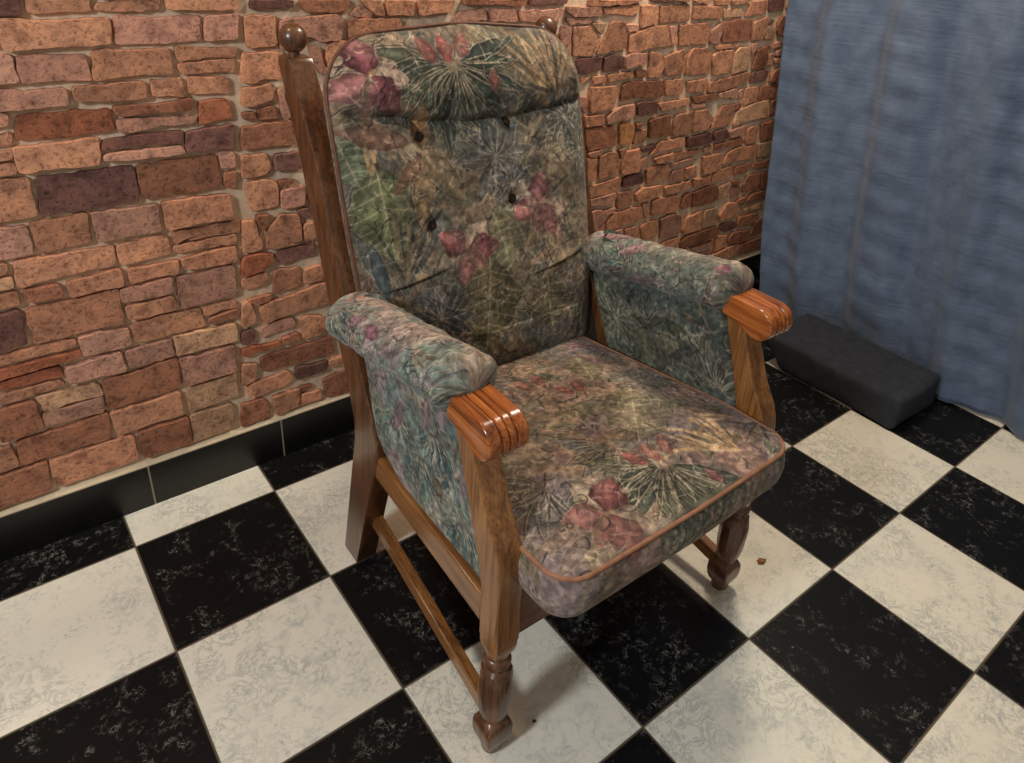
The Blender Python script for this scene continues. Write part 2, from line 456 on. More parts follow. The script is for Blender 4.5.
for f in ((0, 1, 2, 3), (7, 6, 5, 4), (0, 4, 5, 1), (1, 5, 6, 2), (2, 6, 7, 3), (3, 7, 4, 0)): bm.faces.new([v[i] for i in f])
fl = from_bm('floor', bm, floor_material(), smooth=False); fl['kind'] = 'structure'

# ------------------------------------------------------------------ brick wall
BR = '''v 102 1186 195 1185 192 1170 100 1169
b 208 1185 326 1184 322 1164 289 1158 217 1162
o 85 1155 151 1155 149 1093 86 1091
p 160 1143 222 1151 294 1154 305 1136 300 1099 254 1096 219 1111 157 1084
o 72 1081 162 1081 153 1021 107 1024 94 1016 66 1020
p 220 1089 246 1087 260 1029 247 1025 236 1044
o 262 1084 285 1096 349 1095 348 1075 264 1026
p 322 1151 352 1174 384 1153 378 1145
o 352 1184 403 1183 414 1149 390 1150 358 1176
o 418 1183 490 1182 490 1148 420 1149
o 503 1182 610 1181 597 1154 509 1147
o 324 1144 451 1141 458 1125 376 1111 334 1100 320 1103
b 631 1181 832 1179 829 1167 631 1172
p 604 1137 625 1153 700 1159 709 1132 604 1129
p 715 1157 799 1156 809 1126 720 1128
p 811 1153 967 1154 961 1128 911 1120 821 1126
o 1061 1176 1278 1174 1214 1163 1063 1160
p 980 1159 1110 1156 1113 1134 1008 1133 982 1146
o 1124 1153 1270 1162 1271 1144 1240 1131 1126 1142
p 982 1129 1074 1128 1078 1115 993 1113
o 1281 1157 1351 1159 1359 1108 1288 1094
o 1364 1153 1499 1160 1511 1111 1459 1106 1369 1109
p 967 1109 1004 1106 1010 1026 969 1051
o 1011 1104 1070 1106 1121 1064 1094 1022 1021 1024
t 1083 1112 1135 1114 1128 1081 1110 1088
o 1164 1116 1218 1113 1235 1036 1115 1024
p 1222 1105 1276 1105 1279 1086 1234 1084
o 1246 1073 1330 1094 1408 1097 1436 1037 1322 1030 1281 1021 1247 1024
p 1419 1095 1450 1094 1464 1036 1442 1033
v 1018 1014 1136 1016 1134 977 1052 970
v 1146 1012 1180 1019 1223 1015 1225 973 1150 972
p 1234 1011 1261 1020 1327 1017 1331 984 1238 975
o 1345 1020 1396 1013 1422 971 1401 939 1353 940
o 1416 1000 1506 1021 1523 943 1434 940
o 1055 963 1096 959 1065 942
o 1105 960 1159 959 1165 941 1109 937
o 1169 959 1276 964 1285 947 1172 941
b 1289 965 1335 966 1339 943 1296 943
o 1518 1171 1595 1170 1592 1158 1532 1164
o 1625 1170 1703 1169 1703 1156 1635 1155
o 1715 1169 1816 1168 1798 1163 1720 1154
o 1523 1152 1662 1150 1675 1114 1527 1114
t 1676 1142 1783 1140 1789 1119 1685 1114
o 1825 1160 1912 1167 1921 1132 1886 1121 1804 1115
v 1926 1167 2018 1166 2022 1138 1940 1127
o 1468 1096 1608 1101 1625 1040 1608 1033 1477 1035
p 1682 1102 1688 1060 1668 1029 1632 1036 1634 1074
b 1689 1099 1770 1108 1845 1102 1858 1062 1840 1035 1702 1033
o 1861 1094 1931 1112 1940 1068 1928 1040 1868 1034
v 1941 1096 1978 1101 1969 1085 1945 1083
t 1943 1080 1995 1074 1995 1033 1944 1035
b 2005 1086 2018 1110 2050 1113 2071 1038 2019 1048
o 1661 1023 1796 1025 1786 1015 1670 1013
o 1531 995 1551 1021 1624 1021 1647 993 1654 933 1533 936
o 1663 992 1679 1003 1769 1004 1774 933 1682 923
t 1779 994 1807 1012 1863 1006 1882 939 1788 920
p 1872 1022 1906 1024 1885 982
b 1916 995 1967 1011 1992 962 1982 928 1903 929
p 1977 1013 2051 1022 2057 1005 1994 998
v 1910 908 1913 920 2003 921 2008 897 1984 881 1911 882
b 2033 908 2078 931 2100 872 2029 878
p 1993 979 2022 981 2019 937 1988 941
o 1101 929 1214 924 1221 902 1205 855 1110 852
b 1240 922 1260 931 1425 925 1438 880 1414 870 1301 880 1238 878
o 1436 926 1524 923 1527 876 1447 875
p 1044 906 1091 900 1095 851 1080 856
o 1087 841 1169 840 1176 810 1096 807
p 1186 831 1226 853 1302 861 1308 826 1286 815 1186 810
v 1313 860 1337 864 1408 859 1413 819 1323 821
o 1415 851 1571 856 1573 836 1441 825
b 1099 803 1219 799 1236 776 1236 730 1178 731 1117 728
y 1249 798 1266 804 1318 790 1317 735 1258 731
b 1323 794 1359 792 1345 779 1325 780
o 1327 770 1378 770 1386 731 1325 724
b 1389 798 1463 807 1487 804 1500 733 1396 738
o 1518 801 1602 807 1612 733 1591 724 1512 732
p 1118 722 1184 725 1171 709 1125 709
o 1117 706 1161 700 1163 626 1127 628
o 1174 702 1221 712 1257 704 1270 640 1231 626 1181 627
p 1258 715 1287 717 1272 681
o 1279 642 1296 705 1358 704 1372 646 1366 626 1286 627
v 1362 705 1442 711 1416 694 1376 691
o 1409 674 1458 718 1580 719 1591 688 1454 683
o 1435 660 1536 668 1541 648 1458 638
p 1527 626 1659 634 1666 626 1536 616
p 1370 663 1397 672 1412 628 1374 628
o 1408 623 1462 630 1525 628 1531 579 1419 571
o 1551 911 1649 917 1655 874 1565 876
o 1670 899 1885 922 1894 893 1762 867 1668 868
t 1733 859 1832 866 1843 833 1737 844
p 1843 854 1874 864 1874 843 1858 829
o 1882 862 1960 864 1967 813 1895 802
b 1984 860 2086 868 2104 810 2045 813 1981 814
b 1583 859 1713 859 1712 840 1604 837
p 1590 833 1676 829 1666 819 1597 818
o 1618 807 1683 805 1726 767 1696 732 1622 732
o 1767 810 1877 812 1879 795 1830 782 1831 734 1723 731
t 1859 779 1953 801 2047 808 2073 744 1930 737 1854 729
b 2065 800 2101 806 2120 744 2080 748
v 1598 713 1726 719 1741 678 1607 676
v 1747 717 1814 723 1836 684 1757 681
p 1832 707 1920 724 1932 686 1846 685
o 1948 703 1982 713 2015 704 2011 649 1960 646
b 2034 716 2115 726 2126 654 2058 646
b 1761 667 1920 676 1943 653 1766 648
t 1702 661 1753 670 1760 644 1710 644
o 1543 665 1695 662 1653 645 1551 644
o 1704 630 1813 629 1821 589 1793 562 1723 561
o 1850 623 1903 639 2027 635 2039 579 1935 584 1833 584
t 2038 636 2125 635 2143 584 2053 582
p 2027 547 2141 564 2154 529 2037 537
o 1142 605 1288 618 1285 586 1258 567 1144 568
v 1296 605 1316 616 1391 615 1398 580 1300 579
p 1146 560 1269 565 1272 546 1242 526 1148 543
o 1281 561 1349 562 1357 505 1285 503
o 1367 542 1396 559 1497 555 1501 519 1442 512 1382 511
o 1518 543 1655 548 1666 519 1527 515
p 1152 513 1183 520 1223 508 1232 433 1174 434 1151 467
p 1223 508 1278 511 1259 493 1232 490
o 1246 465 1276 490 1406 492 1428 443 1326 434 1244 431
p 1411 500 1448 497 1457 437 1438 441
o 1462 499 1492 503 1601 502 1615 439 1468 444
b 1627 447 1636 491 1674 499 1678 442 1643 437
p 1547 596 1603 598 1613 559 1536 560
o 1616 599 1672 604 1684 557 1619 560
p 1232 416 1322 424 1322 388 1263 396
o 1341 415 1394 418 1418 386 1401 348 1349 368
o 1420 408 1448 421 1506 423 1518 355 1444 348
p 1523 420 1572 429 1634 417 1649 366 1639 339 1537 342
p 1441 330 1526 330 1534 293 1444 313
o 1542 302 1558 318 1649 325 1656 297 1584 288
b 1662 300 1692 319 1746 317 1755 280 1669 271
o 1669 542 1776 548 1780 516 1675 519
o 1785 544 1806 560 1900 569 1909 524 1788 517
b 1922 558 2002 563 2005 528 1922 528
b 2032 559 2139 556 2148 530 2038 540
b 1682 492 1770 506 1828 499 1845 441 1800 431 1696 435
t 1840 489 1912 500 1920 446 1855 436
b 1916 503 1968 498 1963 483 1926 486
p 1929 474 1985 474 1986 440 1933 431
b 1998 475 2011 509 2096 511 2109 444 2072 438 2004 443
b 2107 506 2155 511 2179 429 2127 435
b 2013 386 2077 425 2181 423 2192 392 2049 392
b 1971 412 2039 422 2019 394 1980 398
o 1660 345 1669 397 1754 407 1769 335 1706 330 1668 332
t 1775 346 1781 405 1851 404 1874 338 1777 336
o 1879 368 1912 411 1988 403 2007 343 1887 342
t 2029 365 2145 369 2152 348 2042 353
b 2008 312 2015 332 2128 330 2133 287 2014 291
v 1896 309 1910 325 1996 317 2001 288 1932 283
b 1663 285 1709 317 1884 321 1894 284 1810 265 1670 271
b 2119 237 2144 285 2202 293 2224 229 2124 223
b 1970 249 1992 270 2102 260 2110 219 2059 210 1978 221
o 1884 255 1898 271 1955 268 1965 218 1890 202
p 1728 258 1865 259 1871 239 1745 245
p 1578 280 1715 261 1711 243 1642 247
b 1751 222 1878 211 1866 188 1833 177
o 1874 193 2011 208 2021 159 1916 144 1843 175
b 2058 197 2212 204 2230 152 2072 154
p 2011 208 2049 209 2066 155 2026 158
o 66 1009 107 1009 128 1014 132 982 103 971 61 970
b 60 955 87 955 90 941 62 940
b 93 958 127 964 134 961 141 936 93 937
p 143 999 154 1005 165 933 150 935
b 56 924 171 925 173 872 76 875 51 874
o 50 860 103 858 113 825 98 809 44 808
v 122 852 177 854 183 811 121 815
o 53 797 111 795 125 781 119 730 60 725 49 779
b 126 789 166 787 159 776 129 777
p 132 765 190 763 185 720 128 720
b 65 714 97 712 83 671 71 681
o 33 705 62 703 75 640 69 625 28 626
o 89 673 114 693 123 707 169 696 172 635 163 620 96 623 83 626
v 166 707 198 709 200 684 180 684
o 181 669 203 669 209 628 180 623
r 23 611 42 618 97 610 95 589 68 571 18 566
v 102 605 126 612 203 612 202 584 111 577
o 17 558 77 562 79 542 60 530 15 533
o 94 556 107 565 160 557 159 508 89 500
o 172 545 218 549 222 505 169 508
b 22 501 85 503 82 489 44 482
o 11 495 28 500 40 448 34 434 4 431
o 50 465 59 477 218 497 229 494 239 438 109 434 59 425
p 49 412 77 422 135 419 138 393 47 388
o 153 409 168 417 210 402 228 371 202 347 154 351
v 2 417 28 419 32 395 25 382 -1 381
b 99 369 141 374 147 351 102 349
r -3 369 94 362 93 350 -5 349
b 39 326 69 332 235 331 240 279 97 285 42 288
v 128 268 216 262 214 232 130 229
o 221 261 262 261 261 233 220 239
o -7 327 29 317 18 270 -14 264
o -6 253 39 262 109 267 121 238 96 225 4 219
b 202 202 270 212 274 134 209 142
b 136 205 172 199 161 189 134 191
o 59 200 133 203 129 150 65 139
o 136 179 193 171 194 142 131 143
b -20 209 34 207 50 176 44 139 -28 138'''
BCOL = {'o': srgb(198, 142, 112), 'p': srgb(194, 144, 124), 'b': srgb(160, 108, 84), 'v': srgb(128, 90, 82), 't': srgb(204, 160, 128), 'y': srgb(208, 150, 102), 'r': srgb(176, 108, 80)}
def brick_material():
    m, nt, b = new_mat('rough_clay_brick')
    at = N(nt, 'ShaderNodeAttribute'); at.attribute_name = 'Col'
    tc = N(nt, 'ShaderNodeTexCoord')
    def noise(s, d=4., r=.6, dist=0.):
        n = N(nt, 'ShaderNodeTexNoise', Scale=float(s), Detail=d, Roughness=r, Distortion=dist)
        nt.links.new(tc.outputs['Object'], n.inputs['Vector']); return n.outputs['Fac']
    n1 = noise(26, 5., .62, .5); n2 = noise(120, 4., .7)
    g = ramp(nt, n1, [(.28, (.42, .36, .36)), (.5, (.98, .97, .96)), (.70, (1.32, 1.24, 1.12))])
    col = mixc(nt, 1.0, at.outputs['Color'], g, 'MULTIPLY')
    sp = ramp(nt, n2, [(.36, (.36, .33, .33)), (.47, (1, 1, 1))])
    col = mixc(nt, .8, col, sp, 'MULTIPLY')
    nt.links.new(col, b.inputs['Base Color'])
    b.inputs['Roughness'].default_value = .82
    b.inputs['Specular IOR Level'].default_value = .25
    nt.links.new(bump(nt, math_(nt, 'ADD', n1, math_(nt, 'MULTIPLY', n2, .5)), .7, .006), b.inputs['Normal'])
    return m
def mortar_material():
    m, nt, b = new_mat('beige_mortar')
    tc = N(nt, 'ShaderNodeTexCoord')
    n = N(nt, 'ShaderNodeTexNoise', Scale=45.0, Detail=6.0, Roughness=.7)
    nt.links.new(tc.outputs['Object'], n.inputs['Vector'])
    nt.links.new(ramp(nt, n.outputs['Fac'], [(.3, srgb(196, 168, 142)), (.7, srgb(234, 210, 182))]), b.inputs['Base Color'])
    b.inputs['Roughness'].default_value = .9
    nt.links.new(bump(nt, n.outputs['Fac'], .5, .004), b.inputs['Normal'])
    return m
rb = random.Random(11)
def inpoly(px, pz, poly):
    c = False; j = len(poly)-1
    for i in range(len(poly)):
        xi, zi = poly[i]; xj, zj = poly[j]
        if (zi > pz) != (zj > pz) and px < (xj-xi)*(pz-zi)/(zj-zi)+xi: c = not c
        j = i
    return c
traced = []
for l in BR.strip().split('\n'):
    a = l.split(); p = [float(t)/1000 for t in a[1:]]
    traced.append((a[0], [(p[i], p[i+1]) for i in range(0, len(p), 2)]))
boxes = [(min(x for x, z in p), max(x for x, z in p), min(z for x, z in p), max(z for x, z in p), p) for _, p in traced]
def hits(x, z):
    return any(a-.004 < x < b+.004 and c-.004 < z < d+.004 and (inpoly(x, z, p) or inpoly(x+.006, z, p) or inpoly(x-.006, z, p) or inpoly(x, z+.006, p) or inpoly(x, z-.006, p)) for a, b, c, d, p in boxes)
bricks = list(traced)
z = .142
while z < 2.3:
    h = rb.choice((.045, .06, .075, .09))
    x = -2.4+rb.uniform(0, .1)
    while x < 2.5:
        w = rb.uniform(.07, .19)
        parts = [(z+.006, z+h-.006)] if h < .06 or rb.random() < .75 else [(z+.006, z+h*.5-.005), (z+h*.5+.005, z+h-.006)]
        for za, zb in parts:
            xa, xb = x+.004, min(x+w-.004, 2.5)
            if xb-xa < .03: continue
            hit = lambda xa, xb, za, zb: any(hits(xa+(xb-xa)*i/8, za+(zb-za)*k/3) for i in range(9) for k in range(4))
            ok = False
            for sh in range(9):
                for xa_, xb_ in ((xa, xb-.012*sh), (xa+.012*sh, xb)):
                    if xb_-xa_ > .024 and not hit(xa_, xb_, za, zb): ok = True; break
                if ok: xa, xb = xa_, xb_; break
            if ok:
                j = lambda: rb.uniform(-.005, .005)
                zz = lambda q: max(.138, q)
                bricks.append((rb.choice('ooooppbbvtr'), [(xa+j(), zz(za+j())), ((xa+xb)/2, zz(za+j()*.5)), (xb+j(), zz(za+j())), (xb+j(), zb+j()), ((xa+xb)/2, zb+j()*.5), (xa+j(), zb+j())]))
        x += w
    z += h
V = []; Fc = []; Cv = []
def rough_outline(poly):
    ar = sum(poly[i-1][0]*poly[i][1]-poly[i][0]*poly[i-1][1] for i in range(len(poly)))
    if ar < 0: poly = poly[::-1]
    q = []
    n = len(poly)
    for i in range(n):                       # round the corners
        p0, p1, p2 = poly[i-1], poly[i], poly[(i+1) % n]
        la = math.dist(p0, p1); lb = math.dist(p1, p2)
        ra = min(.0075, la*.35)/max(la, 1e-6); rbb = min(.0075, lb*.35)/max(lb, 1e-6)
        a = (p1[0]+(p0[0]-p1[0])*ra, p1[1]+(p0[1]-p1[1])*ra); c = (p1[0]+(p2[0]-p1[0])*rbb, p1[1]+(p2[1]-p1[1])*rbb)
        q += [a, ((a[0]+c[0]+2*p1[0])/4, (a[1]+c[1]+2*p1[1])/4), c]
    out = []
    for i in range(len(q)):
        a, b_ = q[i], q[(i+1) % len(q)]; L = math.dist(a, b_); k = max(1, int(L/.013))
        for t in range(k):
            jx, jz = (rb.gauss(0, .0012), rb.gauss(0, .0012)) if k > 1 else (0, 0)
            out.append((a[0]+(b_[0]-a[0])*t/k+jx, a[1]+(b_[1]-a[1])*t/k+jz))
    return out
def grow(p, g):
    ar = sum(p[i-1][0]*p[i][1]-p[i][0]*p[i-1][1] for i in range(len(p)))
    s_ = 1 if ar > 0 else -1; out = []; n = len(p)
    for i in range(n):
        a, b_, c = p[i-1], p[i], p[(i+1) % n]
        def nr(u, v):
            L = math.dist(u, v)+1e-9; return ((v[1]-u[1])/L*s_, -(v[0]-u[0])/L*s_)
        n1, n2 = nr(a, b_), nr(b_, c); mx, mz = n1[0]+n2[0], n1[1]+n2[1]; L = math.hypot(mx, mz)+1e-9
        k = g*min(1.6, 2/max(L, .8)); out.append((b_[0]+mx/L*k, b_[1]+mz/L*k))
    return out
for key, poly in bricks:
    o = rough_outline(grow(poly, .0014)); n = len(o); cx = sum(p[0] for p in o)/n; cz = sum(p[1] for p in o)/n
    base = BCOL[key]; kx = rb.uniform(.66, 1.08); kc = rb.uniform(-.03, .03)
    col = (base[0]*kx, base[1]*(kx+kc), base[2]*(kx+kc))
    dep = rb.uniform(.010, .016); b0 = len(V)
    for off, ins, dk in ((.002, 0, .55), (-dep*.8, .0003, .92), (-dep, .0020, 1.0)):
        for x_, z_ in o:
            d = math.hypot(x_-cx, z_-cz)+1e-6; k = 1-ins/d
            V.append((cx+(x_-cx)*k, WY+off, cz+(z_-cz)*k)); Cv.append(tuple(c for c in col))
    for r in range(2):
        for i in range(n):
            j = (i+1) % n; Fc.append((b0+r*n+i, b0+r*n+j, b0+(r+1)*n+j, b0+(r+1)*n+i))
    V.append((cx, WY-dep, cz)); Cv.append(col); c = len(V)-1
    for i in range(n): Fc.append((b0+2*n+i, b0+2*n+(i+1) % n, c))
nb = len(Fc); b0 = len(V)
for p in ((-2.6, WY, 0), (2.6, WY, 0), (2.6, WY, 2.4), (-2.6, WY, 2.4), (-2.6, WY+.1, 0), (2.6, WY+.1, 0), (2.6, WY+.1, 2.4), (-2.6, WY+.1, 2.4)):
    V.append(p); Cv.append((.5, .4, .3))
for f in ((0, 1, 2, 3), (7, 6, 5, 4), (0, 4, 5, 1), (2, 6, 7, 3), (1, 5, 6, 2), (3, 7, 4, 0)): Fc.append(tuple(b0+i for i in f))
me = bpy.data.meshes.new('wall_back'); me.from_pydata(V, [], Fc); me.update()
a = me.attributes.new('Col', 'FLOAT_COLOR', 'POINT')
a.data.foreach_set('color', np.concatenate([np.array(Cv), np.ones((len(Cv), 1))], 1).astype(np.float32).ravel())
wall = link('wall_back', me, [brick_material(), mortar_material()])
for i, p in enumerate(me.polygons):
    p.material_index = 0 if i < nb else 1
    p.use_smooth = i < nb
me.set_sharp_from_angle(angle=math.radians(30))
wall['kind'] = 'structure'

# plain side wall that the curtain hangs against
bm = bmesh.new()
bmesh.ops.create_cube(bm, size=1, matrix=Matrix.Translation((2.65, -1.7, 1.2)) @ Matrix.Diagonal((.1, 3.86, 2.4, 1)))
w = from_bm('wall_right', bm, plain('grey_plaster', srgb(120, 116, 112), .9, .1, 20), smooth=False); w['kind'] = 'structure'

# black skirting tiles with a pale bead along the top
BBH = .1205
def skirting_material():
    m, nt, b = new_mat('black_skirting_tile')
    tc = N(nt, 'ShaderNodeTexCoord')
    sep = N(nt, 'ShaderNodeSeparateXYZ'); nt.links.new(tc.outputs['Object'], sep.inputs[0])
    f = math_(nt, 'FRACT', math_(nt, 'DIVIDE', math_(nt, 'SUBTRACT', sep.outputs[0], 0.074), T))
    e = math_(nt, 'MINIMUM', f, math_(nt, 'SUBTRACT', 1.0, f))
    g = ramp(nt, e, [(.003, (1, 1, 1)), (.006, (0, 0, 0))])
    n = N(nt, 'ShaderNodeTexNoise', Scale=9.0, Detail=3.0); nt.links.new(tc.outputs['Object'], n.inputs['Vector'])
    bc = ramp(nt, n.outputs['Fac'], [(.3, srgb(9, 9, 9)), (.7, srgb(15, 15, 15))])
    nt.links.new(mixc(nt, g, bc, srgb(150, 138, 118)), b.inputs['Base Color'])
    b.inputs['Roughness'].default_value = .35
    return m
bm = bmesh.new()
prism_x(bm, [(WY+.002, 0), (WY-.012, 0), (WY-.012, BBH-.003), (WY-.009, BBH), (WY+.002, BBH)], -2.6, 2.6, 0)
o = from_bm('baseboard_back', bm, skirting_material(), smooth=False); o['kind'] = 'structure'
bm = bmesh.new()
prism_x(bm, [(WY+.002, BBH), (WY-.011, BBH), (WY-.0115, BBH+.004), (WY-.006, BBH+.012), (WY+.002, BBH+.015)], -2.6, 2.6, 0)
o = from_bm('trim_1', bm, plain('pale_bead', srgb(222, 200, 168), .7, .12, 30), smooth=False); o['kind'] = 'structure'

# ------------------------------------------------------------------ the armchair
chair = bpy.data.objects.new('armchair', None); C.objects.link(chair)
chair.location = (0.40427, -0.86074, 0.0); chair.rotation_euler = (0, 0, -0.01945)
chair['label'] = 'high-backed wooden armchair with dull floral tapestry upholstery and ball finials, on checkered floor'
chair['category'] = 'armchair'

def lab(o, s): o['label'] = s; return o
FXO, FXI = .351, .302            # front legs outer / inner
for s in (-1, 1):
    # front leg: square raked post above, turned foot below
    bm = bmesh.new()
    prof = [(-.026, .296), (.024, .296), (.025, .40), (.031, .436), (.071, .554), (.108, .648), (.122, .69), (.074, .69), (.056, .634), (.024, .562), (-.008, .513), (-.018, .488), (-.024, .45)]
    prism_x(bm, prof, s*FXI, s*FXO, .0035)
    cx = s*(FXI+FXO)/2
    rot_rings(bm, cx, -.001, [(.298, .0240, 1), (.286, .0240, 1), (.274, .0228, .9), (.264, .0208, .5), (.257, .0195, .1)][::-1])
    o = from_bm('front_leg', bm, M_woodz, chair)
    bm = bmesh.new()
    rot_rings(bm, cx, -.001, [(.262, .0175, 0), (.256, .0192, 0), (.252, .0195, 0), (.250, .022, 0), (.245, .0245, 0), (.238, .0245, 0), (.233, .022, 0), (.231, .0195, 0), (.226, .020, 0),
        (.220, .0245, .3), (.210, .0290, 2), (.195, .0310, 2), (.165, .0312, 2), (.130, .0295, 2), (.108, .0265, 2), (.098, .0235, .3), (.093, .021, 0), (.088, .021, 0), (.084, .0235, .6),
        (.074, .0272, .95), (.066, .0280, 1), (.048, .0276, 1), (.034, .0255, 1), (.022, .0220, .8), (.018, .0205, 0), (.006, .0195, 0), (0, .018, 0)][::-1])
    lab(from_bm('turned_foot', bm, M_turned, o, angle=28), 'turned and faceted lower leg, darker worn wood')
    # rear post, bent at the seat, with ball finial
    bm = bmesh.new()
    prof = [(.520, 0), (.410, .390), (.409, .42), (.424, .452), (.556, .695), (.634, .906), (.744, 1.096), (.752, 1.107), (.802, 1.107), (.808, 1.095), (.710, .882), (.628, .662), (.546, .505), (.514, .42), (.514, .368), (.586, 0)]
    prism_x(bm, prof, s*.284, s*.335, .004)
    for v in bm.verts:
        v.co.x += s*.014*max(0, 1-v.co.z/.75)
    o = from_bm('rear_post', bm, M_post if s else None, chair)
    bm = bmesh.new()
    rot_rings(bm, s*.3115, .778, [(1.095, .013, 0)]+[(1.1405-.0275*math.cos(math.radians(t)), .0270*math.sin(math.radians(t)), 0) for t in range(24, 178, 7)], 40)
    lab(from_bm('finial', bm, M_turned, o), 'polished round wooden ball on top of the post')
    # rails
    bm = bmesh.new(); bar(bm, (s*.322, .430, .352), (s*.336, .02, .355), .030, .062, .004)
    from_bm('side_rail', bm, M_woody, chair)
    bm = bmesh.new(); bar(bm, (s*.310, .51, .150), (s*.322, .012, .074), .022, .034, .003)
    from_bm('stretcher', bm, M_woody, chair)
    # scrolled handle with three grooves
    prof = [(.130, .690)]
    prof += [(.088, .6835), (.070, .676)]
    for t in range(-100, 100, 8):
        a = math.radians(t); prof.append((.049-.0345*math.cos(a), .7030+.0335*math.sin(a)))
    prof += [(.060, .7365), (.095, .7365), (.130, .7355)]
    prof = np.array(prof)+np.array((-.010, -.0075))
    # densify
    seg = np.r_[0, np.cumsum(np.hypot(*np.diff(prof, axis=0).T))]; tt = np.linspace(0, seg[-1], 90)
    py = np.interp(tt, seg, prof[:, 0]); pz = np.interp(tt, seg, prof[:, 1])
    ny = np.gradient(pz); nz = -np.gradient(py); L = np.hypot(ny, nz); ny, nz = -ny/L, -nz/L      # outward
    if ny[45] > 0: ny, nz = -ny, -nz
    hw = .0365; ux = []
    for u in np.linspace(-hw, hw, 105):
        dp = 0
        for g in (-.0135, 0, .0135):
            dp = max(dp, .0042*max(0, 1-((u-g)/.0028)**2)**.5 if abs(u-g) < .0028 else 0)
        e = hw-abs(u)
        if e < .005: dp = max(dp, .005-math.sqrt(max(0, .005**2-(.005-e)**2)))
        ux.append((u, dp))
    bm = bmesh.new(); rows = []
    cxh = s*.3255
    for u, dp in ux: rows.append([bm.verts.new((cxh+u, py[i]-ny[i]*dp, pz[i]-nz[i]*dp)) for i in range(90)])
    for a_, b_ in zip(rows[:-1], rows[1:]):
        for i in range(89): bm.faces.new((a_[i], a_[i+1], b_[i+1], b_[i]))
        bm.faces.new((a_[89], a_[0], b_[0], b_[89]))
    bm.faces.new(rows[0]); bm.faces.new(rows[-1][::-1])
    lab(from_bm('arm_handle', bm, M_handle, chair, angle=50), 'scrolled polished wooden hand rest with three grooves')
bm = bmesh.new(); bar(bm, (-.304, .002, .337), (.304, .002, .337), .026, .105, .004)
from_bm('front_apron', bm, M_woodx, chair)
bm = bmesh.new(); bar(bm, (-.290, .465, .352), (.290, .465, .352), .028, .062, .004)
from_bm('back_rail', bm, M_woodx, chair)
bm = bmesh.new(); bar(bm, (-.31, .215, .3925), (.31, .215, .3925), .40, .012, .001)
from_bm('seat_base', bm, M_lining, chair)

# ------------------------------------------------------------------ outlines
def round_poly(corners, k=10):
    out = []; n = len(corners)
    for i, (x, y, r) in enumerate(corners):
        p = np.array((x, y)); a = np.array(corners[i-1][:2]); b = np.array(corners[(i+1) % n][:2])
        if r <= 0: out.append(p); continue
        da = (a-p)/np.linalg.norm(a-p); db = (b-p)/np.linalg.norm(b-p)
        th = math.acos(np.clip(da@db, -1, 1)); t = r/math.tan(th/2)
        c = p+(da+db)/np.linalg.norm(da+db)*r/math.sin(th/2)
        s0 = p+da*t-c; s1 = p+db*t-c
        a0 = math.atan2(s0[1], s0[0]); a1 = math.atan2(s1[1], s1[0]); d = (a1-a0+math.pi) % (2*math.pi)-math.pi
        for j in range(k+1): out.append(c+r*np.array((math.cos(a0+d*j/k), math.sin(a0+d*j/k))))
    return np.array(out)
def resample(P, n):
    Q = np.vstack([P, P[:1]]); s = np.r_[0, np.cumsum(np.hypot(*np.diff(Q, axis=0).T))]
    t = np.linspace(0, s[-1], n, endpoint=False)
    return np.stack([np.interp(t, s, Q[:, 0]), np.interp(t, s, Q[:, 1])], 1)
def out_normals(P):
    d = np.roll(P, -1, 0)-np.roll(P, 1, 0); n = np.stack([d[:, 1], -d[:, 0]], 1); n /= np.linalg.norm(n, axis=1)[:, None]
    c = P.mean(0)
    return n if ((P-c)*n).sum() > 0 else -n
def fill_grid(out, nu, nv):
    """points filling a left-right symmetric-ish outline, rows in y; dense near the rim"""
    y0, y1 = out[:, 1].min(), out[:, 1].max(); ib, it = out[:, 1].argmin(), out[:, 1].argmax()
    m = len(out)
    ch1 = out[np.arange(ib, ib+((it-ib) % m)+1) % m]; ch2 = out[np.arange(it, it+((ib-it) % m)+1) % m][::-1]
    if ch1[:, 0].mean() > ch2[:, 0].mean(): R_, L_ = ch1, ch2
    else: R_, L_ = ch2, ch1
    w = lambda n: .55*np.linspace(-1, 1, n)+.45*np.sin(np.linspace(-1, 1, n)*np.pi/2)
    ys = y0+(w(nu)+1)/2*(y1-y0)
    xl = np.interp(ys, L_[:, 1], L_[:, 0]); xr = np.interp(ys, R_[:, 1], R_[:, 0])
    f = (w(nv)+1)/2
    return xl[:, None]+(xr-xl)[:, None]*f[None], np.repeat(ys[:, None], nv, 1)
def rim_dist(X, Y, out):
    P = resample(out, 700); sh = X.shape; q = np.stack([X.ravel(), Y.ravel()], 1); d = np.empty(len(q))
    for i in range(0, len(q), 4000):
        c = q[i:i+4000]; d[i:i+4000] = np.sqrt(((c[:, None]-P[None])**2).sum(-1).min(1))
    return d.reshape(sh)
nz_rng = np.random.default_rng(5)
_nf = [fbm(256, 256, 24, nz_rng), fbm(256, 256, 10, nz_rng)]
def lump(x, y, k=0, sc=300):
    i = (np.abs(y*sc+90).astype(int)) % 256; j = (np.abs(x*sc+130).astype(int)) % 256
    yy = np.abs(y*sc+90) % 255; xx = np.abs(x*sc+130) % 255
    i = yy.astype(int); j = xx.astype(int); a = yy-i; b = xx-j; n = _nf[k]
    return (n[i, j]*(1-a)*(1-b)+n[i+1, j]*a*(1-b)+n[i, j+1]*(1-a)*b+n[i+1, j+1]*a*b)-.5

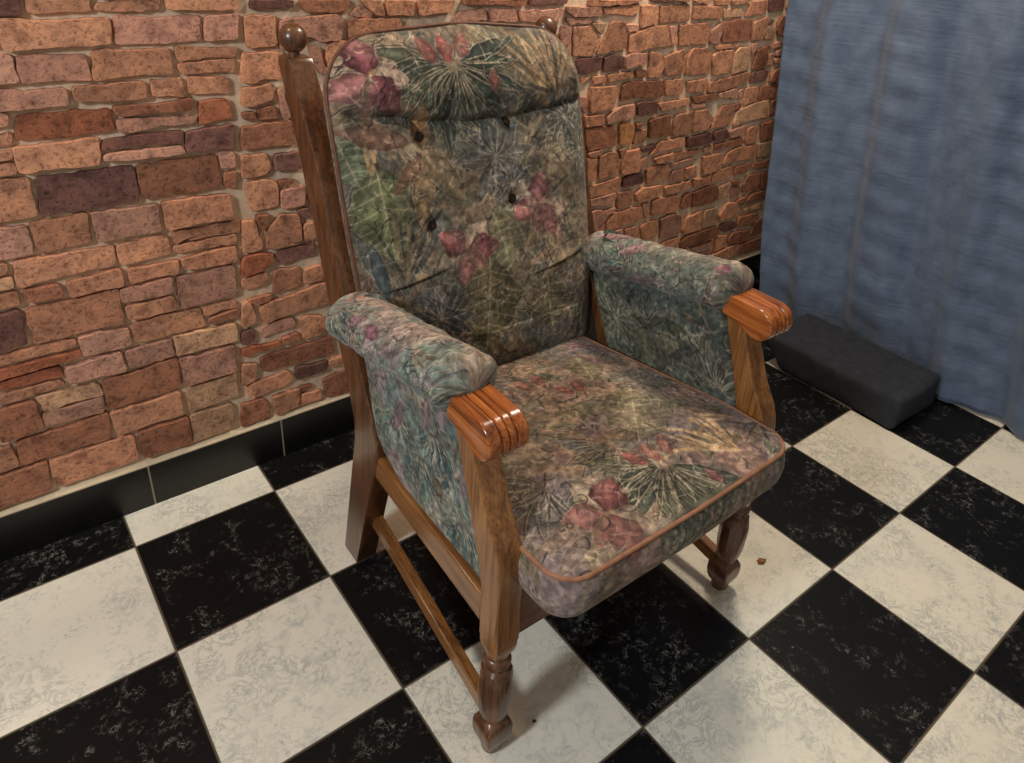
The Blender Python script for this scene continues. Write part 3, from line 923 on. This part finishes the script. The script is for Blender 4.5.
# ------------------------------------------------------------------ seat cushion
sc = Canvas(-.46, .46, -.30, .60, 21, PAL_WARM)
sc.filler(120, LEAFS)
sc.sheaf(.17, -.06, 1.9, 1.1, 18); sc.sheaf(.25, .02, 2.2, .9, 14); sc.sheaf(-.05, .30, 2.6, 1, 12, [(122, 96, 96), (140, 112, 104), (92, 84, 88)])
sc.bigleaf(.02, .055, .88, .21, .14, (112, 106, 84)); sc.bigleaf(.10, .27, 1.2, .13, .08, (118, 110, 84))
sc.bigleaf(.22, .1, 2.6, .12, .07, (100, 102, 84)); sc.bigleaf(-.16, .2, 2.2, .13, .08, (116, 102, 80))
sc.spray(-.032, .075, .9, 3.6, 11, 3.2, ((84, 92, 98), (96, 100, 98), (74, 80, 88), (104, 104, 94)))
sc.spray(.012, -.008, 1.35, -2.25, 20, 2.9, ((74, 86, 68), (88, 96, 76), (62, 74, 64), (96, 98, 80)))
sc.spray(-.20, .06, .9, 3.4, 10, 2.6, ((92, 92, 96), (104, 96, 90), (84, 84, 86)))
sc.star(.20, .22, 1.1, (96, 98, 96)); sc.star(-.1, .4, 1.2, (98, 92, 98))
sc.buds(.014, .0, 1.15, 3); sc.buds(.075, -.105, .9, 1, (122, 72, 80)); sc.buds(-.018, .302, 1.2, 2, (128, 74, 70)); sc.buds(.04, .245, 1., 2, (134, 76, 72))
sc.petal(.26, .36, 2.4, .14, .035, (120, 84, 92), .8, sc.PALE, .5); sc.petal(.2, .31, 2.3, .1, .03, (116, 82, 88), .8, sc.PALE, .5)
sc.iris(-.152, -.045, 1.12, -.8, (132, 78, 78), (146, 98, 92))
sc.petal(-.2, -.06, 3.5, .11, .03, (120, 108, 96), .8, sc.PALE, .6); sc.petal(-.21, -.04, 3.2, .12, .03, (130, 108, 92), .8, sc.PALE, .6)
for k in range(14): sc.curve(-.10+.02*k, -.115, -1.57+.1*sc.rng.normal(), .09, sc.rng.normal(0, .4), .008, [(66, 76, 66), (84, 90, 74), (60, 66, 66)][k % 3], .6)
sc.scribble(1178, 578)
sc.final(1.04, (1.06, .98, .93))
OUT_S = resample(round_poly([(0, -.115, 0), (.283, -.103, .062), (.290, .06, .2), (.244, .482, .03), (-.262, .49, .03), (-.304, .06, .2), (-.303, -.117, .05)]), 460)
X, Y = fill_grid(OUT_S, 380, 380)
D = rim_dist(X, Y, OUT_S)
pl = lambda y: .4935-.075*np.clip(y, -.1, 1)
dome = .020*sst(D, 0, .16)+.008*np.sqrt(np.clip(1-(1-np.clip(D/.02, 0, 1))**2, 0, 1))
Z_ = pl(Y)+dome+.006*lump(X, Y, 0)*sst(D, 0, .05)+.0022*lump(X, Y, 1)*sst(D, 0, .02)
g1 = (np.stack([X, Y, Z_], -1), sc.sample(X, Y), False)
nrm = out_normals(OUT_S)
us = np.linspace(0, 1, 34)
hgt = .086
P = []; Q = []
for u in us:
    bul = .013*math.sin(math.pi*u)**.7 - .005*u
    wr = .004*lump(np.arange(460)/460*2.2, np.full(460, u*.12), 1)*math.sin(math.pi*u)
    q = OUT_S+nrm*(bul+wr)[:, None]
    P.append(np.concatenate([q, (pl(OUT_S[:, 1])-hgt*u)[:, None]], 1)); Q.append(sc.sample(*(OUT_S+nrm*hgt*u).T))
P = np.array(P); Q = np.array(Q)
in_ = np.linspace(1, .0, 6)
Pb = np.array([np.concatenate([P[-1][:, :2].mean(0)+(P[-1][:, :2]-P[-1][:, :2].mean(0))*k, P[-1][:, 2:]-.002*(1-k)], 1) for k in in_])
cushion = grids_mesh('seat_cushion', [g1, (P, Q, True), (Pb, np.full(Pb.shape, .05), True)], M_fabric, chair)
lab(cushion, 'thick floral tapestry seat cushion with pink flowers and tan piping')
bm = bmesh.new()
tube(bm, [(p[0]+n_[0]*.001, p[1]+n_[1]*.001, pl(p[1])+.0015) for p, n_ in zip(OUT_S[::2], nrm[::2])], .0040, 10, True)
from_bm('piping', bm, M_piping, cushion)
bm = bmesh.new()
tube(bm, [(p[0]-n_[0]*.008, p[1]-n_[1]*.008, pl(p[1])-hgt) for p, n_ in zip(OUT_S[::2], nrm[::2])], .0035, 8, True)
from_bm('piping', bm, plain('dull_mauve_piping', srgb(112, 88, 82), .8), cushion)
bm = bmesh.new(); bmesh.ops.create_uvsphere(bm, u_segments=12, v_segments=8, radius=.0032, matrix=Matrix.Translation((-.294, -.060, .409)))
lab(from_bm('tack', bm, M_tack, cushion), 'small bright tack at the lower cushion corner')

# ------------------------------------------------------------------ back cushion
bc = Canvas(-.42, .42, .36, 1.30, 33, [(112, 100, 80), (92, 92, 76), (122, 108, 88), (82, 90, 80), (104, 92, 76), (90, 90, 84)])
bc.filler(120, LEAFS)
bc.bigleaf(-.25, .93, -1.5, .19, .13, (94, 104, 72)); bc.bigleaf(-.31, .99, -1.3, .1, .08, (90, 106, 84))
bc.bigleaf(.0, .80, -1.3, .14, .11, (110, 110, 82)); bc.bigleaf(-.02, .71, -1.7, .2, .17, (92, 86, 60)); bc.bigleaf(.13, .64, -1.5, .13, .11, (98, 92, 66))
bc.sheaf(.17, 1.0, 1.5, 1.25, 26); bc.sheaf(.19, 1.02, 2.1, 1.1, 12); bc.sheaf(-.25, 1.02, -1.4, .8, 9)
bc.sheaf(.14, .80, -1.5, 1.0, 12); bc.sheaf(-.22, .70, 1.3, 1.1, 14, [(104, 98, 78), (60, 66, 66), (122, 108, 84)])
bc.spray(-.06, 1.095, 1.35, -1.57, 24, 3.7, ((52, 68, 58), (68, 82, 66), (82, 94, 76), (44, 60, 56)))
bc.buds(-.07, 1.10, 1.25, 3, (136, 76, 72)); bc.buds(.03, 1.035, 1.0, 1, (128, 78, 72))
bc.lily(-.145, .94, 1.1); bc.petal(-.17, .96, 2.9, .15, .05, (110, 78, 66), .8, bc.PALE, .4)
bc.star(.02, .91, 1.55, (80, 90, 94)); bc.star(.22, .97, 1.1, (82, 92, 90)); bc.star(-.155, .61, 1.3, (66, 72, 76)); bc.star(.06, .85, .9, (84, 88, 92)); bc.star(.26, .9, .9, (78, 90, 86))
bc.iris(-.243, 1.083, 1.05, 0, (124, 66, 78), (146, 96, 96)); bc.iris(.125, .80, 1.0, -.2, (122, 66, 78), (142, 92, 92)); bc.iris(-.075, .735, 1.0, .9, (128, 72, 76), (146, 98, 94))
bc.petal(-.30, .80, -1.2, .13, .03, (92, 110, 116), .8, bc.PALE, .6); bc.petal(-.28, .79, -1.4, .13, .03, (72, 88, 94), .8, bc.PALE, .6)
bc.petal(.24, .70, 3.6, .14, .05, (150, 136, 106), .8, bc.PALE, .7, outline=bc.DARK); bc.petal(.17, .7, 3.4, .09, .03, (140, 120, 96), .8, bc.PALE, .6)
bc.scribble(1064, 612)
bc.final(1.04, (1.07, .98, .95))
OUT_B = resample(round_poly([(.262, .455, .03), (.288, .63, .3), (.296, .80, .3), (.303, 1.152, .125), (0, 1.174, .6), (-.308, 1.154, .118), (-.306, .80, .3), (-.300, .63, .3), (-.262, .455, .03)]), 480)
X, Z2 = fill_grid(OUT_B, 440, 360)
D = rim_dist(X, Z2, OUT_B)
SL = .28; NL = math.hypot(1, SL)
yb = lambda z: .598+SL*(z-.9)
h = .047*np.sqrt(np.clip(1-(1-np.clip(D/.11, 0, 1))**2, 0, 1))*(.75+.25*sst(Z2, .5, .7))
zf = np.interp(X, [-.32, -.23, -.083, .091, .274, .32], [1.024, 1.016, .992, .988, 1.008, 1.012])+.003*np.sin(X*60)
up_ = Z2-zf
inner = sst(D, .004, .045)
h += .014*sst(up_, 0, .05)*(1-sst(up_, .06, .20))*inner
h -= .016*np.exp(-(np.clip(up_, -1, 0)/.010)**2)*np.exp(-(np.clip(up_, 0, 1)/.006)**2)*inner
h -= .005*np.exp(-(np.minimum(up_, 0)/.05)**2)*(up_ < 0)*inner
BTN = [(-.137, .968), (.081, .972), (-.136, .796), (.068, .818)]
for bx, bz in BTN:
    r = np.hypot(X-bx, Z2-bz)
    h -= .016*np.exp(-(r/.016)**2)+.010*np.exp(-(r/.045)**2)
    for k, aa in enumerate((.3, 1.9, 3.5, 4.6, 5.6)):
        dx, dz = math.cos(aa), math.sin(aa); t = (X-bx)*dx+(Z2-bz)*dz; q = np.abs(-(X-bx)*dz+(Z2-bz)*dx)
        h -= .004*np.exp(-(q/.005)**2)*np.exp(-(t/.045)**2)*(t > 0)
for (xa, za), (xb_, zb_), dp in (((-.27, .688), (-.13, .708), .009), ((.10, .652), (.235, .676), .012), ((-.20, .68), (-.10, .60), .003)):
    L = math.hypot(xb_-xa, zb_-za); dx, dz = (xb_-xa)/L, (zb_-za)/L
    t = np.clip((X-xa)*dx+(Z2-za)*dz, 0, L); q = np.hypot(X-xa-t*dx, Z2-za-t*dz)
    s_ = np.sign(-(X-xa)*dz+(Z2-za)*dx)
    h += dp*(np.exp(-(q/.012)**2)*(s_ > 0)*.6-np.exp(-(q/.006)**2)*(s_ <= 0))*np.sin(np.pi*np.clip(t/L, .08, .92))*inner
h += (.008*lump(X, Z2, 0)+.003*lump(X, Z2, 1))*inner
off = lambda x, z, hh: np.stack([x, yb(z)-hh/NL, z+hh*SL/NL], -1)
g1 = (off(X, Z2, h), bc.sample(X, Z2), False)
nrm = out_normals(OUT_B)
P = []; Q = []
for u in np.linspace(0, 1, 14):
    ins = .010*u**2+.03*max(0, u-.6)
    q = OUT_B-nrm*ins+nrm*.004*math.sin(math.pi*u)
    P.append(off(q[:, 0], q[:, 1], np.full(480, -.034*u))); Q.append(bc.sample(*(OUT_B+nrm*.034*u).T))
P = np.array(P); Q = np.array(Q); c0 = P[-1].mean(0)
Pb = np.array([c0+(P[-1]-c0)*k for k in np.linspace(1, 0, 6)])
back = grids_mesh('back_cushion', [g1, (P, Q, True), (Pb, np.full(Pb.shape, .08), True)], M_fabric, chair)
lab(back, 'tall buttoned floral tapestry back cushion with rounded top corners')
bm = bmesh.new()
pp = off(OUT_B[::2, 0]+nrm[::2, 0]*.001, OUT_B[::2, 1]+nrm[::2, 1]*.001, np.zeros(240))
tube(bm, [tuple(p) for p in pp], .0042, 10, True)
from_bm('piping', bm, M_piping_dark, back)
for bx, bz in BTN:
    i = np.hypot(X-bx, Z2-bz).argmin(); hh = h.ravel()[i]
    p = off(np.array(bx), np.array(bz), np.array(hh+.006))
    bm = bmesh.new()
    bmesh.ops.create_uvsphere(bm, u_segments=24, v_segments=14, radius=1, matrix=Matrix.Translation(Vector(p)) @ Matrix.Rotation(-math.atan(SL), 4, 'X') @ Matrix.Diagonal((.0135, .008, .0125, 1)))
    lab(from_bm('button', bm, M_button, back), 'dark covered button sunk in the back cushion')
# upholstered board behind the cushion, between the posts
bm = bmesh.new()
prism_x(bm, [(.455, .44), (.690, 1.02), (.715, 1.02), (.49, .44)], -.295, .295, .004)
from_bm('back_panel', bm, M_lining, chair)

# ------------------------------------------------------------------ arms
def arm(s, seed):
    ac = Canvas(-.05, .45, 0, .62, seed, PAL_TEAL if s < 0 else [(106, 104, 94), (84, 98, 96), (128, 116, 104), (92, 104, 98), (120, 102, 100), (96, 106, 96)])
    ac.filler(60, TEALS)
    for k in range(5): ac.spray(ac.rng.uniform(0, .4), ac.rng.uniform(.1, .6), .9, ac.rng.uniform(0, 6.3), 9, 2.4, TEALS)
    # faded pinkish tan along the top of the roll
    Yc, Xc = np.mgrid[0:ac.H, 0:ac.W]; xx = Xc/ac.R+ac.x0; yy = Yc/ac.R+ac.y0
    m = (.72 if s < 0 else .55)*np.exp(-((xx-(.185 if s < 0 else .15))/.045)**2)*sst(fbm(ac.H, ac.W, 40, ac.rng), .25, .55)
    ac.im = ac.im*(1-m[..., None])+np.array((150, 122, 104))*m[..., None]
    if s < 0:
        ac.petal(.12, .33, 1.4, .06, .03, (128, 76, 92), .8); ac.petal(.125, .40, 1.5, .05, .03, (124, 82, 92), .7)
        ac.petal(.17, .48, 1.3, .05, .05, (168, 104, 92), .6)
    else:
        ac.petal(.16, .42, 1.2, .1, .05, (140, 88, 98), .7); ac.petal(.19, .35, 1., .07, .04, (150, 100, 106), .7); ac.petal(.2, .125, 1.5, .035, .03, (132, 84, 92), .85)
    for k in range(26): ac.curve(ac.rng.uniform(.05, .3), ac.rng.uniform(.1, .55), ac.rng.choice((0, 3.14))+ac.rng.normal(0, .5), .06, ac.rng.normal(0, .8), .003, [(70, 72, 78), (104, 76, 88), (96, 116, 114)][k % 3], .6)
    ac.scribble(570, 289); ac.final(1.08)
    nt_, na = 280, 200
    t = np.linspace(0, 1, nt_)[:, None]; ang = np.linspace(0, 2*np.pi, na, endpoint=False)[None]
    # angle 0 at the underside, going round the outside, over the top, down the inside
    tw = .5-.5*np.cos(np.pi*t); tw = .35*tw+.65*t
    yc = .556+(.104-.556)*tw
    zc = .650+(.728-.650)*np.clip((tw-.02)/.9, 0, 1)
    e0, e1 = .075, .075
    rf = np.ones_like(tw)
    rf = np.where(tw < e0, np.sqrt(np.clip(1-((e0-tw)/e0)**2, 0, 1)), rf)
    rf = np.where(tw > 1-e1, np.sqrt(np.clip(1-((tw-1+e1)/e1)**2, 0, 1))*.9+.1*(tw < 1), rf)
    rf[0] = 0; rf[-1] = 0
    rx, rz = .060, .050
    wr = 1+.10*lump(ang*.055+0*tw, yc*1.0+0*ang, 0)+.05*lump(ang*.055+.3+0*tw, yc*2+0*ang, 1)
    # gathers towards the front end and a few folds slanting round the roll
    fr = sst(tw, .70, .97)
    wr = wr+.040*fr*np.sin(ang*7+2.2*np.sin(ang*2)+8*tw)+.014*np.sin(yc*95+ang*2.2+1.5*np.sin(ang*1.5+yc*20))*(1-fr)
    fold = 0
    for k in range(26):
        y_ = ac.rng.uniform(.13, .52); a0 = ac.rng.uniform(1.0, 5.2); sl = ac.rng.normal(0, .022); Lg = ac.rng.uniform(.35, 1.0); wd = ac.rng.uniform(.003, .007)
        dq = (yc-y_-sl*(ang-a0)-.006*np.sin((ang-a0)*2.5+k))/wd
        fold = fold+(np.exp(-dq**2)-.8*np.exp(-(dq-1.7)**2))*np.exp(-((ang-a0)/Lg)**2)*ac.rng.uniform(.4, 1.0)
    wr = wr+.045*np.clip(fold, -1.2, 1.2)
    px = -np.sin(ang)*rx*rf*wr; pz = -np.cos(ang)*rz*rf*wr
    P = np.stack([(-.323+px) if s < 0 else (.323-px), yc+0*ang, zc+pz], -1)
    col = ac.sample((ang*.056)+0*tw, yc+0*ang)
    pad = grids_mesh('arm_pad', [(P, col, True)], M_fabric, chair)
    lab(pad, 'padded tapestry arm roll gathered behind the wooden hand rest')
    # upholstered side panel under the roll
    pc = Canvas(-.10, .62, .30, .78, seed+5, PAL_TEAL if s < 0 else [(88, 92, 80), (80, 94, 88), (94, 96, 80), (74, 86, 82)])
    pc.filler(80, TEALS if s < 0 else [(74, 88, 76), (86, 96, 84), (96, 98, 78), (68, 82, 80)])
    if s < 0:
        for (x, z) in ((.13, .56), (.20, .60), (.16, .50), (.24, .52), (.10, .48), (.33, .56)): pc.spray(x, z, .85, -1.6+pc.rng.normal(0, .4), 10, 2.2, ((62, 102, 104), (84, 122, 120), (54, 88, 92), (100, 122, 112)))
        pc.petal(.30, .60, -1.2, .11, .03, (126, 92, 102), .8, pc.PALE, .5); pc.petal(.22, .66, -1.5, .09, .03, (124, 94, 104), .8, pc.PALE, .4); pc.petal(.10, .60, -1.5, .09, .03, (120, 92, 104), .7, pc.PALE, .5)
        pc.petal(.19, .46, -1.9, .06, .04, (140, 134, 120), .8); pc.petal(.2, .5, -2.6, .05, .035, (92, 80, 62), .85)
    else:
        pc.bigleaf(.33, .58, -1.2, .12, .09, (98, 104, 78)); pc.bigleaf(.44, .6, -1.7, .13, .08, (92, 102, 78)); pc.bigleaf(.16, .56, -1.4, .13, .08, (90, 98, 86))
        pc.petal(.27, .46, 1.2, .14, .05, (110, 108, 88), .85, pc.PALE, .5, outline=pc.DARK); pc.petal(.24, .60, -.6, .12, .035, (70, 78, 68), .9, pc.PALE, .3); pc.petal(.26, .6, 3.4, .13, .035, (78, 84, 72), .9, pc.PALE, .3)
        pc.star(.38, .53, 1.2, (84, 94, 84)); pc.spray(.09, .50, .9, 1.3, 9, 2.2, ((76, 90, 80), (88, 98, 90)))
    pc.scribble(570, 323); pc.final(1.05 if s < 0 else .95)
    zs = np.linspace(.384, .715, 150); f = np.linspace(0, 1, 190)
    yf = np.interp(zs, [.384, .433, .554, .648, .69, .72], [.024, .030, .071, .108, .122, .13])
    yr = np.interp(zs, [.384, .392, .405, .425, .445, .50, .568, .66, .72], [.26, .31, .35, .395, .425, .448, .458, .49, .51])
    YY = yf[:, None]+(yr-yf)[:, None]*f[None]; ZZ = np.repeat(zs[:, None], 190, 1)
    dd = np.minimum(np.minimum((YY-yf[:, None]), (yr[:, None]-YY)*.8), (ZZ-.384))
    th = np.sqrt(np.clip(1-(1-np.clip(dd/.016, 0, 1))**2, 0, 1))
    bl = .004*lump(YY, ZZ, 0)+.0018*lump(YY, ZZ, 1)
    cl = pc.sample(YY, ZZ)
    gs = []
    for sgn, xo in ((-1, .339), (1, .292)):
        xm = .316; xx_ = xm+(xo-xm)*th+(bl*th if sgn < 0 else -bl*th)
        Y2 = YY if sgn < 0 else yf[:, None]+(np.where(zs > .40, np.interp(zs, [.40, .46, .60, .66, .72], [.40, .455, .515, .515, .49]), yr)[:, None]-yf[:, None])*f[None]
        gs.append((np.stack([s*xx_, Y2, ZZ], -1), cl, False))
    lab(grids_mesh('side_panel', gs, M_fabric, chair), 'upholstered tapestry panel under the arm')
arm(-1, 51); arm(1, 77)

# ------------------------------------------------------------------ blue curtain and dark box stand-in at the right
def curtain_material():
    m, nt, b = new_mat('blue_cloth')
    tc = N(nt, 'ShaderNodeTexCoord')
    n = N(nt, 'ShaderNodeTexNoise', Scale=16.0, Detail=4.0); nt.links.new(tc.outputs['Object'], n.inputs['Vector'])
    mp = N(nt, 'ShaderNodeMapping'); mp.inputs['Scale'].default_value = (1, 8, 90); nt.links.new(tc.outputs['Object'], mp.inputs['Vector'])
    n2 = N(nt, 'ShaderNodeTexNoise', Scale=1.0, Detail=3.0); nt.links.new(mp.outputs[0], n2.inputs['Vector'])
    nt.links.new(ramp(nt, n.outputs['Fac'], [(.3, srgb(72, 90, 116)), (.7, srgb(94, 112, 138))]), b.inputs['Base Color'])
    b.inputs['Roughness'].default_value = .7
    b.inputs['Sheen Weight'].default_value = .2
    nt.links.new(bump(nt, math_(nt, 'ADD', n.outputs['Fac'], math_(nt, 'MULTIPLY', n2.outputs['Fac'], .6)), .4, .008), b.inputs['Normal'])
    return m
nz_, ny_ = 120, 260
zz = np.linspace(.012, 1.9, nz_)
ye = np.interp(zz, [0, .104, .324, .753, 1.11, 1.9], [-.07, -.048, -.003, .046, .091, .098])
V = []; Fc = []
for i, z in enumerate(zz):
    for j in range(ny_):
        t = j/(ny_-1); y = ye[i]-t*1.75
        fold = .024*math.sin(t*40+.5*math.sin(z*2))*min(1, t*10)+.008*math.sin(t*97+1)*min(1, t*8)+.003*math.sin(z*64+t*20)*(.4+.6*math.sin(t*30))
        V.append((2.0+fold*(1-.25*z/1.9), y, z))
for i in range(nz_-1):
    for j in range(ny_-1):
        a_ = i*ny_+j; Fc.append((a_, a_+ny_, a_+ny_+1, a_+1))
me = bpy.data.meshes.new('curtain'); me.from_pydata(V, [], Fc)
for p in me.polygons: p.use_smooth = True
cur = link('curtain', me, curtain_material())
so = cur.modifiers.new('cloth', 'SOLIDIFY'); so.thickness = .004
cur['label'] = 'dusty blue cloth curtain hanging to the floor at the right end of the brick wall'; cur['category'] = 'curtain'

bm = bmesh.new()  # guessed box shape, stands in for an unclear dark form beside the curtain
bmesh.ops.create_cube(bm, size=1, matrix=Matrix.Translation((1.80, -.60, .06)) @ Matrix.Diagonal((.28, .42, .12, 1)))
bmesh.ops.bevel(bm, geom=list(bm.edges), offset=.022, segments=4, profile=.5, affect='EDGES')
bmesh.ops.subdivide_edges(bm, edges=list(bm.edges), cuts=3, use_grid_fill=True)
for v in bm.verts:
    if v.co.y > -.6: v.co.y += .75*v.co.z
    v.co.x += .004*math.sin(v.co.z*30+v.co.y*17); v.co.y += .004*math.sin(v.co.z*23+v.co.x*19)
bx = from_bm('box', bm, plain('charcoal_stand_in', srgb(46, 50, 58), .9, .2, 40), angle=60)
bx['label'] = 'dark charcoal box shape in front of the blue curtain, standing in for an unclear dark form'; bx['category'] = 'box'

# small bits lying on the tiles
bm = bmesh.new()
bmesh.ops.create_icosphere(bm, subdivisions=3, radius=1, matrix=Matrix.Translation(((.872, -.885)[0], (.872, -.885)[1], .004)) @ Matrix.Diagonal((.011, .007, .004, 1)))
for v in bm.verts:
    k = 1+.5*math.sin(v.co.x*900)*math.sin(v.co.y*700+1); v.co.x = (.872, -.885)[0]+(v.co.x-(.872, -.885)[0])*k; v.co.y = (.872, -.885)[1]+(v.co.y-(.872, -.885)[1])*k
o = from_bm('crumb', bm, plain('dry_brown_crumb', srgb(150, 104, 66), .8, .3, 200))
o['label'] = 'small brown crumb on the white tile beside the right front leg'; o['category'] = 'crumb'
bm = bmesh.new()
bmesh.ops.create_icosphere(bm, subdivisions=2, radius=.0032, matrix=Matrix.Translation((.169, -.87, .0026)))
o = from_bm('grit', bm, plain('black_grit', srgb(20, 18, 16), .7))
o['label'] = 'tiny black speck of grit on the white tile beside the near front leg'; o['category'] = 'speck'

# ------------------------------------------------------------------ light
def area(name, loc, target, size, power, col):
    l = bpy.data.lights.new(name, 'AREA'); l.shape = 'DISK'; l.size = size; l.energy = power; l.color = col
    o = bpy.data.objects.new(name, l); C.objects.link(o); o.location = loc
    o.rotation_euler = (Vector(target)-Vector(loc)).to_track_quat('-Z', 'Y').to_euler()
    return o
area('ceiling_lamp', (1.30, -.30, 2.35), (.8, -.2, 0), .35, 26, (1.0, .85, .66))
area('side_lamp', (-1.85, -1.10, 2.0), (.2, -.9, .1), .35, 35, (.94, .98, 1.0))
area('wall_lamp', (-.45, -.12, 2.3), (.1, -.05, 0), .2, 5, (1.0, .70, .40))

wd = bpy.data.worlds.new('world'); SC.world = wd; wd.use_nodes = True
bg = wd.node_tree.nodes['Background']; bg.inputs['Color'].default_value = (1.0, .88, .74, 1); bg.inputs['Strength'].default_value = .30
SC.view_settings.view_transform = 'Standard'
SC.view_settings.look = 'None'
SC.view_settings.exposure = 0.0
